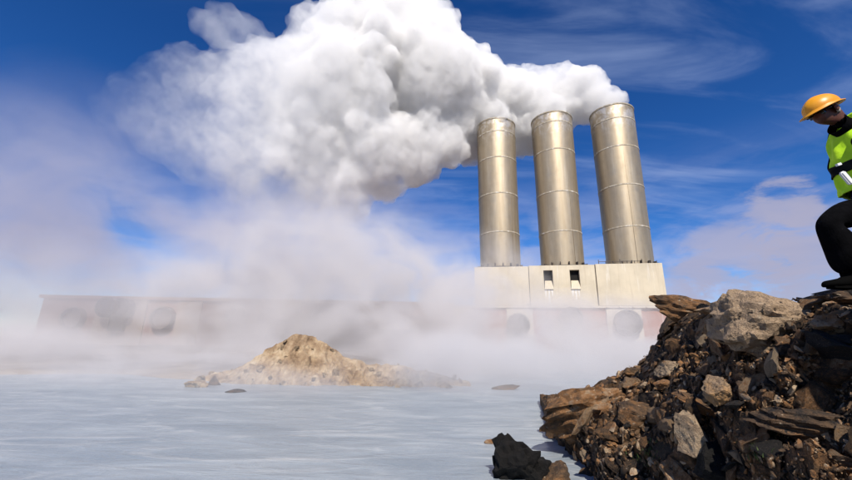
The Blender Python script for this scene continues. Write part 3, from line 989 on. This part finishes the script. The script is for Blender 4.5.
# ear
for sgn in (-1, 1):
    bm = bmesh.new()
    bmesh.ops.create_icosphere(bm, subdivisions=3, radius=1.0)
    for v in bm.verts:
        v.co = Vector((v.co.x * 0.020 - 0.012, v.co.y * 0.010 + sgn * 0.088, v.co.z * 0.033 - 0.01))
    head_obj('ear', bm, m_skin)
# dark glasses
bm = bmesh.new()
for sgn in (-1, 1):
    for k in range(9):
        pass
    bm_box(bm, 0.070, 0.090, sgn * 0.012 if sgn > 0 else -0.066, 0.066 if sgn > 0 else -0.012, -0.022, 0.018, 0.006)
    bm_box(bm, -0.02, 0.085, sgn * 0.085 - .003, sgn * 0.085 + .003, 0.002, 0.012)
bm_box(bm, 0.078, 0.088, -0.02, 0.02, 0.002, 0.012)
head_obj('glasses', bm, m_lens)
# collar
bm = bmesh.new()
A, B_ = J(848, 129) - foot, J(834, 124) - foot
ax = (B_ - A)
q = ax.to_track_quat('Z', 'Y').to_matrix().to_4x4()
bm_lathe(bm, [(0.090, -0.03), (0.088, 0.04), (0.084, ax.length * 0.8), (0.080, ax.length * 0.8), (0.082, 0.0)], 32)
bmesh.ops.transform(bm, matrix=Matrix.Translation(A) @ q, verts=bm.verts)
from_bm('collar', bm, m_black, person, True)

# vest: a shell around the torso, offset from the body surface, with sleeve openings
def torso_frame(s):
    """s 0 at hem .. 1 at shoulders: centre, half depth (front-back), half width"""
    tab = [(0.0, 880, 197, 0.185, 0.195), (0.3, 873, 180, 0.180, 0.195), (0.6, 866, 158, 0.185, 0.205), (0.85, 862, 135, 0.160, 0.205), (1.0, 856, 117.5, 0.105, 0.160)]
    return lerp_table([(q[0], *q[1:]) for q in tab], s)
NSEG, NRING = 56, 34
axis_t = (J(856, 117.5) - J(880, 197)).normalized()
fwd_t = Vector((0, 1, 0)).cross(axis_t).normalized()
if fwd_t.x > 0: fwd_t = -fwd_t
def vest_pt(s, ph, off=0.0):
    a, b2, dfr, wid = torso_frame(s)
    c0 = J(a, b2) - foot
    ca, sa = math.cos(ph), math.sin(ph)
    e = 0.8
    cx_ = math.copysign(abs(ca) ** e, ca); sy_ = math.copysign(abs(sa) ** e, sa)
    wr = 0.008 * math.sin(ph * 7 + s * 9) + 0.006 * math.sin(ph * 11 - s * 19) + 0.012 * noise.noise(Vector((math.cos(ph) * 2.2, math.sin(ph) * 2.2, s * 5)))
    return c0 + fwd_t * cx_ * (dfr + off + wr) + Vector((0, 1, 0)) * sy_ * (wid + off + wr)
def vest_shell(name, mat, parent, keep, off, thick, ns=NSEG * 2, nr=NRING * 2):
    bm = bmesh.new()
    g = {}
    for j in range(nr + 1):
        for i in range(ns):
            g[i, j] = None
    def vtx(i, j):
        i %= ns
        if g[i, j] is None:
            g[i, j] = bm.verts.new(vest_pt(j / nr, 2 * math.pi * i / ns, off))
        return g[i, j]
    for j in range(nr):
        for i in range(ns):
            if keep((j + .5) / nr, math.degrees(2 * math.pi * (i + .5) / ns)):
                bm.faces.new((vtx(i, j), vtx(i + 1, j), vtx(i + 1, j + 1), vtx(i, j + 1)))
    bmesh.ops.recalc_face_normals(bm, faces=bm.faces)
    bmesh.ops.solidify(bm, geom=bm.faces[:], thickness=thick)
    return from_bm(name, bm, mat, parent, True)
def ang(ph): return (ph + 180) % 360 - 180     # 0 = front (left in the photo), -90 = the side facing the camera
def armhole(s, ph, g=0.0):
    a = abs(abs(ang(ph)) - 92)
    return (a / (30 + g * 160)) ** 2 + ((s - 0.80) / (0.17 + g)) ** 2 < 1
vest = vest_shell('safety_vest', m_vest, person, lambda s, ph: s > 0.12 and not armhole(s, ph), 0.012, 0.008)
vest_shell('waist_band', m_band, vest, lambda s, ph: 0.41 < s < 0.53, 0.024, 0.006)
for sg in (-1, 1):
    vest_shell('shoulder_band', m_band, vest, lambda s, ph: s > 0.53 and abs(sg * ang(ph) - (50 if sg < 0 else 75)) < 9, 0.024, 0.006)
for sg in (-1, 1):
    vest_shell('side_panel', m_band, vest, lambda s, ph: 0.12 < s < 0.42 and (30 if sg < 0 else 70) < sg * ang(ph) < 150, 0.023, 0.006)
# shirt sleeve root stays black (body); pouch and radio clip
bm = bmesh.new()
q0 = J(846.5, 178, -0.17) - foot
mm = Matrix.Translation(q0) @ Matrix.Rotation(R(-28), 4, 'Y') @ Matrix.Diagonal((0.045, 0.03, 0.12, 1))
bmesh.ops.create_cube(bm, size=1, matrix=mm)
bmesh.ops.bevel(bm, geom=bm.edges[:], offset=0.008, segments=2, affect='EDGES')
from_bm('radio', bm, m_whitep, person)
bm = bmesh.new()
q0 = J(838.5, 164.5, -0.16) - foot
bmesh.ops.create_cube(bm, size=1, matrix=Matrix.Translation(q0) @ Matrix.Rotation(R(-20), 4, 'Y') @ Matrix.Diagonal((0.035, 0.02, 0.02, 1)))
from_bm('badge', bm, m_whitep, person)
# boots
def boot(ankle, toe_dir, parent):
    bm = bmesh.new()
    secs = [(-0.085, 0.040, 0.075), (-0.05, 0.050, 0.105), (0.02, 0.052, 0.105), (0.08, 0.050, 0.075), (0.14, 0.052, 0.062), (0.19, 0.040, 0.052), (0.215, 0.018, 0.032)]
    rings = []
    for x, w, h in secs:
        rings.append([bm.verts.new((x, w * math.cos(a), h / 2 + h / 2 * math.sin(a))) for a in [2 * math.pi * k / 20 for k in range(20)]])
    for a, b2 in zip(rings, rings[1:]):
        for i in range(20):
            bm.faces.new((a[i], a[(i + 1) % 20], b2[(i + 1) % 20], b2[i]))
    bm.faces.new(rings[0]); bm.faces.new(rings[-1])
    bm_box(bm, -0.080, 0.165, -0.036, 0.036, -0.010, 0.02, 0.006)
    rr = bm_lathe(bm, [(0.062, 0.05), (0.066, 0.10), (0.070, 0.17), (0.062, 0.17)], 20, cx=-0.03)
    bmesh.ops.transform(bm, matrix=Matrix.Translation(ankle) @ Matrix.Rotation(toe_dir, 4, 'Z'), verts=bm.verts)
    return from_bm('boot', bm, m_boot, parent, True)
boot(J(852, 288, -0.10) - foot, R(180), person)
boot(J(888, 288, 0.12) - foot, R(170), person)
# hands (both off to the right of the frame): palm, four fingers and thumb in one skinned mesh each
def hand(wr, dirv, parent):
    dirv = dirv.normalized(); side = dirv.cross(Vector((0, 1, 0))).normalized()
    pts, rad, ed = [wr, wr + dirv * 0.045, wr + dirv * 0.085], [0.028, 0.034, 0.034], [(0, 1), (1, 2)]
    for k, (o_, l) in enumerate(((-0.030, 0.068), (-0.010, 0.080), (0.010, 0.074), (0.029, 0.058))):
        b0 = len(pts)
        pts += [wr + dirv * 0.10 + side * o_, wr + dirv * (0.10 + l * .5) + side * o_ * 1.1 + Vector((0, .008, 0)), wr + dirv * (0.10 + l) + side * o_ * 1.1 + Vector((0, .028, 0))]
        rad += [0.0095, 0.009, 0.0075]; ed += [(2, b0), (b0, b0 + 1), (b0 + 1, b0 + 2)]
    b0 = len(pts)
    pts += [wr + dirv * 0.05 + side * -0.042, wr + dirv * 0.085 + side * -0.060]
    rad += [0.012, 0.009]; ed += [(1, b0), (b0, b0 + 1)]
    me = bpy.data.meshes.new('hand'); me.from_pydata([tuple(p) for p in pts], ed, [])
    o = link(bpy.data.objects.new('hand', me), parent)
    o.modifiers.new('skin', 'SKIN')
    for i, r_ in enumerate(rad):
        me.skin_vertices[0].data[i].radius = (r_, r_)
        me.skin_vertices[0].data[i].use_root = (i == 0)
    s_ = o.modifiers.new('sub', 'SUBSURF'); s_.levels = 2
    evaluated(o)
    o.data.materials.clear(); o.data.materials.append(m_skin)
    o.data.polygons.foreach_set('use_smooth', [True] * len(o.data.polygons))
hand(J(876, 209, -0.25) - foot, J(874, 222, -0.25) - J(876, 208, -0.25), person)
hand(J(878, 199, 0.25) - foot, J(876, 212, 0.25) - J(878, 198, 0.25), person)

# ------------------------------------------------------------------ steam
def lobes_to_mesh(name, lobes, voxel, child=(26, 0.36, 0.55), grand=(10, 0.42, 0.6), seed=5, amp=0.3, smooth_it=2):
    rs = np.random.default_rng(seed)
    protos = {}
    for sub in (2, 3):
        bm = bmesh.new(); bmesh.ops.create_icosphere(bm, subdivisions=sub, radius=1.0)
        protos[sub] = (np.array([tuple(v.co) for v in bm.verts]), np.array([[v.index for v in f.verts] for f in bm.faces])); bm.free()
    VV, FF, nb = [], [], 0
    def ball(c, r, sub):
        nonlocal nb
        v, f = protos[sub]
        VV.append(v * r + np.array(c)); FF.append(f + nb); nb += len(v)
    for c, r in lobes:
        ball(c, r, 3)
        for _ in range(child[0]):
            d = Vector(rs.normal(size=3)).normalized()
            r2 = r * rs.uniform(child[1] * .6, child[1] * 1.15)
            c2 = c + d * (r * 0.86)
            ball(c2, r2, 2)
            for _ in range(grand[0]):
                d2 = Vector(rs.normal(size=3)).normalized()
                if d2.dot(d) < 0.1: continue
                ball(c2 + d2 * r2 * 0.85, r2 * rs.uniform(grand[1] * .6, grand[1] * 1.1), 2)
    VV = np.concatenate(VV).astype(np.float32); FF = np.concatenate(FF).astype(np.int32)
    me = bpy.data.meshes.new(name)
    me.vertices.add(len(VV)); me.vertices.foreach_set('co', VV.ravel())
    me.loops.add(FF.size); me.loops.foreach_set('vertex_index', FF.ravel())
    me.polygons.add(len(FF)); me.polygons.foreach_set('loop_start', np.arange(0, FF.size, 3, dtype=np.int32))
    me.update(calc_edges=True)
    o = link(bpy.data.objects.new(name, me))
    md = o.modifiers.new('r', 'REMESH'); md.mode = 'VOXEL'; md.voxel_size = voxel; md.use_smooth_shade = True
    if smooth_it:
        sm = o.modifiers.new('s', 'SMOOTH'); sm.iterations = smooth_it; sm.factor = 0.5
    tx = bpy.data.textures.new(name + '_tex', 'CLOUDS'); tx.noise_scale = 1.1; tx.noise_depth = 3
    dm = o.modifiers.new('d', 'DISPLACE'); dm.texture = tx; dm.strength = amp; dm.mid_level = 0.5; dm.texture_coords = 'LOCAL'
    evaluated(o)
    return o

def vol_mat(name, dens_fn, color=(0.995, 0.995, 0.995), aniso=0.0):
    m, t, out = new_mat(name)
    pv_ = t.add('ShaderNodeVolumePrincipled')
    pv_.inputs['Color'].default_value = (*color, 1)
    pv_.inputs['Anisotropy'].default_value = aniso
    t.l.new(pv_.outputs[0], out.inputs['Volume'])
    pos = t.add('ShaderNodeNewGeometry').outputs['Position']
    d = dens_fn(t, pos)
    t.set(pv_.inputs['Density'], d)
    return m

yc = sum(c[1] for c in CH) / 3
PL = [(604, 103, 18, 0.6), (588, 97, 22, 1.8), (585, 108, 17, 2.6), (566, 96, 29, 3.0), (556, 116, 22, 4.0), (540, 102, 34, 4.6), (530, 128, 28, 5.0), (512, 106, 36, 5.0), (498, 132, 26, 5.4), (480, 104, 42, 4.6), (466, 136, 28, 4.4), (450, 110, 44, 3.0), (430, 84, 56, 1), (405, 60, 54, 1), (392, 22, 38, 1), (425, 22, 26, 1), (370, 8, 26, 1), (495, 116, 14, 0.2), (552, 108, 14, 0.4),
      (440, 142, 26, 1), (410, 152, 36, 1), (385, 172, 28, 1), (355, 48, 46, 0), (326, 60, 44, 0), (345, 105, 60, 0), (375, 152, 44, 0), (300, 108, 58, 0), (262, 98, 50, -1), (225, 98, 44, -1), (190, 98, 42, -1), (160, 100, 36, -2), (134, 106, 28, -2), (116, 112, 20, -2), (170, 130, 36, -2),
      (240, 150, 48, -1), (200, 140, 42, -1), (290, 165, 46, 0), (330, 170, 44, 0), (262, 192, 34, -1), (300, 200, 30, 0), (345, 198, 28, 0)]
lob = []
for px, py, r, dy in PL:
    Y = yc + dy
    c = at(px, py, Y)
    lob.append((c, r / FPX * (c - CAM).dot(F0)))
plume = lobes_to_mesh('steam_plume', lob, 0.27, amp=0.6)
def plume_d(t, p):
    x, y, z = t.sep(p)
    g = t.mapr(x, -38.0, 0.0, 0.10, 1.0)
    n = t.noise(p, 0.22, 3, 0.6)
    n2 = t.noise(p, 0.75, 5, 0.65, 0.5)
    k = t.math('MULTIPLY', t.mapr(n, 0.36, 0.62, 0.25, 1.0), t.math('MULTIPLY', t.mapr(n2, 0.32, 0.62, 0.25, 1.35), t.mapr(z, 14.0, 23.0, 0.22, 1.0)))
    gg = t.math('MULTIPLY', g, g)
    return t.math('ADD', t.math('MULTIPLY', t.math('MULTIPLY', t.math('MULTIPLY', gg, g), k), 1.3), t.math('MULTIPLY', t.math('MULTIPLY', g, k), 0.22))
plume.data.materials.clear(); plume.data.materials.append(vol_mat('plume_steam', plume_d, (0.970, 0.966, 0.962)))
tag(plume, 'white billowing steam plume blowing left from the tops of the three chimneys', 'steam plume', kind='thing')
print('plume verts', len(plume.data.vertices))

# small detached puff top left
lob = []
for px, py, r in ((205, 24, 14), (225, 28, 20), (248, 36, 18), (266, 44, 12)):
    c = at(px, py, yc - 2); lob.append((c, r / FPX * (c - CAM).dot(F0)))
puff = lobes_to_mesh('steam_puff', lob, 0.4, amp=0.6)
puff.data.materials.clear(); puff.data.materials.append(vol_mat('puff_steam', lambda t, p: t.mapr(t.noise(p, 0.3, 3, 0.6), 0.35, 0.65, 0.015, 0.13)))
tag(puff, 'small thin puff of steam drifting above the left end of the plume', 'steam puff', kind='thing')

# low steam: clouds of density that thin out to nothing at their own edges
def steam_body(name, blobs, noise_scale, color, label, seed, kr=(0.33, 0.66, 0.06, 1.4)):
    bm = bmesh.new()
    cs = []
    for px, py, Y, rx, rz_, ry, amp in blobs:
        c = at(px, py, Y); zd = (c - CAM).dot(F0)
        r3 = Vector((rx / FPX * zd, ry, rz_ / FPX * zd))
        cs.append((c, r3, amp))
        bmesh.ops.create_icosphere(bm, subdivisions=4, radius=1.0, matrix=Matrix.Translation(c) @ Matrix.Diagonal((*r3, 1)))
    me = bpy.data.meshes.new(name); bm.to_mesh(me); bm.free()
    o = link(bpy.data.objects.new(name, me))
    md = o.modifiers.new('r', 'REMESH'); md.mode = 'VOXEL'; md.voxel_size = 0.5; md.use_smooth_shade = True
    evaluated(o)
    def dens(t, p):
        tot = None
        # the noise bends the clouds so that their outlines drift unevenly
        wn = t.add('ShaderNodeVectorMath', operation='SUBTRACT')
        t.l.new(t.noise(p, noise_scale * 0.9, 3, 0.55, out=1), wn.inputs[0]); wn.inputs[1].default_value = (0.5, 0.5, 0.5)
        ws = t.add('ShaderNodeVectorMath', operation='SCALE')
        t.l.new(wn.outputs[0], ws.inputs[0]); ws.inputs['Scale'].default_value = 5.0
        wa = t.add('ShaderNodeVectorMath', operation='ADD')
        t.l.new(p, wa.inputs[0]); t.l.new(ws.outputs[0], wa.inputs[1])
        for c, r3, amp in cs:
            s1_ = t.add('ShaderNodeVectorMath', operation='SUBTRACT')
            t.l.new(wa.outputs[0], s1_.inputs[0]); s1_.inputs[1].default_value = c
            s2_ = t.add('ShaderNodeVectorMath', operation='DIVIDE')
            t.l.new(s1_.outputs[0], s2_.inputs[0]); s2_.inputs[1].default_value = r3
            d_ = t.add('ShaderNodeVectorMath', operation='DOT_PRODUCT')
            t.l.new(s2_.outputs[0], d_.inputs[0]); t.l.new(s2_.outputs[0], d_.inputs[1])
            w_ = t.math('MAXIMUM', t.math('SUBTRACT', 1.0, d_.outputs['Value']), 0.0)
            w_ = t.math('MULTIPLY', t.math('MULTIPLY', w_, w_), amp)
            tot = w_ if tot is None else t.math('ADD', tot, w_)
        n = t.noise(t.mapping(p, (1, 1, 1.25), rot=(0, R(15), 0)), noise_scale, 4, 0.62, 1.0)
        return t.math('MULTIPLY', tot, t.mapr(n, *kr))
    o.data.materials.clear(); o.data.materials.append(vol_mat(name, dens, color))
    try: o.data.materials[0].cycles.volume_step_rate = 3.0
    except Exception as e: print('step', e)
    tag(o, label, 'steam', kind='stuff')
    return o
steam_body('low_steam', [
    (330, 305, 27, 200, 125, 7, .72), (300, 255, 28, 180, 100, 6, .20), (430, 315, 28, 140, 100, 7, .55), (225, 315, 27, 170, 100, 6, .24),
    (120, 325, 26, 170, 90, 6, .05), (0, 325, 26, 200, 110, 6, .24), (520, 342, 30, 130, 60, 6, .60), (612, 346, 31, 115, 62, 6, .72),
    (400, 366, 23, 260, 42, 6, .80), (150, 366, 21, 270, 38, 5, .70), (-40, 358, 21, 190, 52, 5, .75), (565, 362, 24, 150, 42, 5, .70),
    (300, 392, 14, 330, 38, 4, .22), (450, 370, 18, 140, 46, 3, .62), (420, 366, 15.3, 110, 48, 2.6, .90), (0, 382, 15.5, 210, 34, 3.5, .75), (130, 372, 19.5, 150, 26, 2.0, .5), (520, 383, 16, 170, 30, 3.5, .30),
    (250, 425, 8.5, 330, 60, 2.5, .07)],
    0.21, (0.83, 0.81, 0.81), 'low bank of steam rolling over the far side of the pool before the buildings', 8)
steam_body('drifting_steam', [
    (60, 200, 30, 230, 170, 8, .06), (160, 265, 30, 200, 110, 8, .07), (-70, 250, 30, 210, 180, 8, .10), (255, 225, 30, 150, 75, 6, .05)],
    0.12, (0.66, 0.64, 0.72), 'thin veil of drifting steam dimming the sky above the low building', 9)
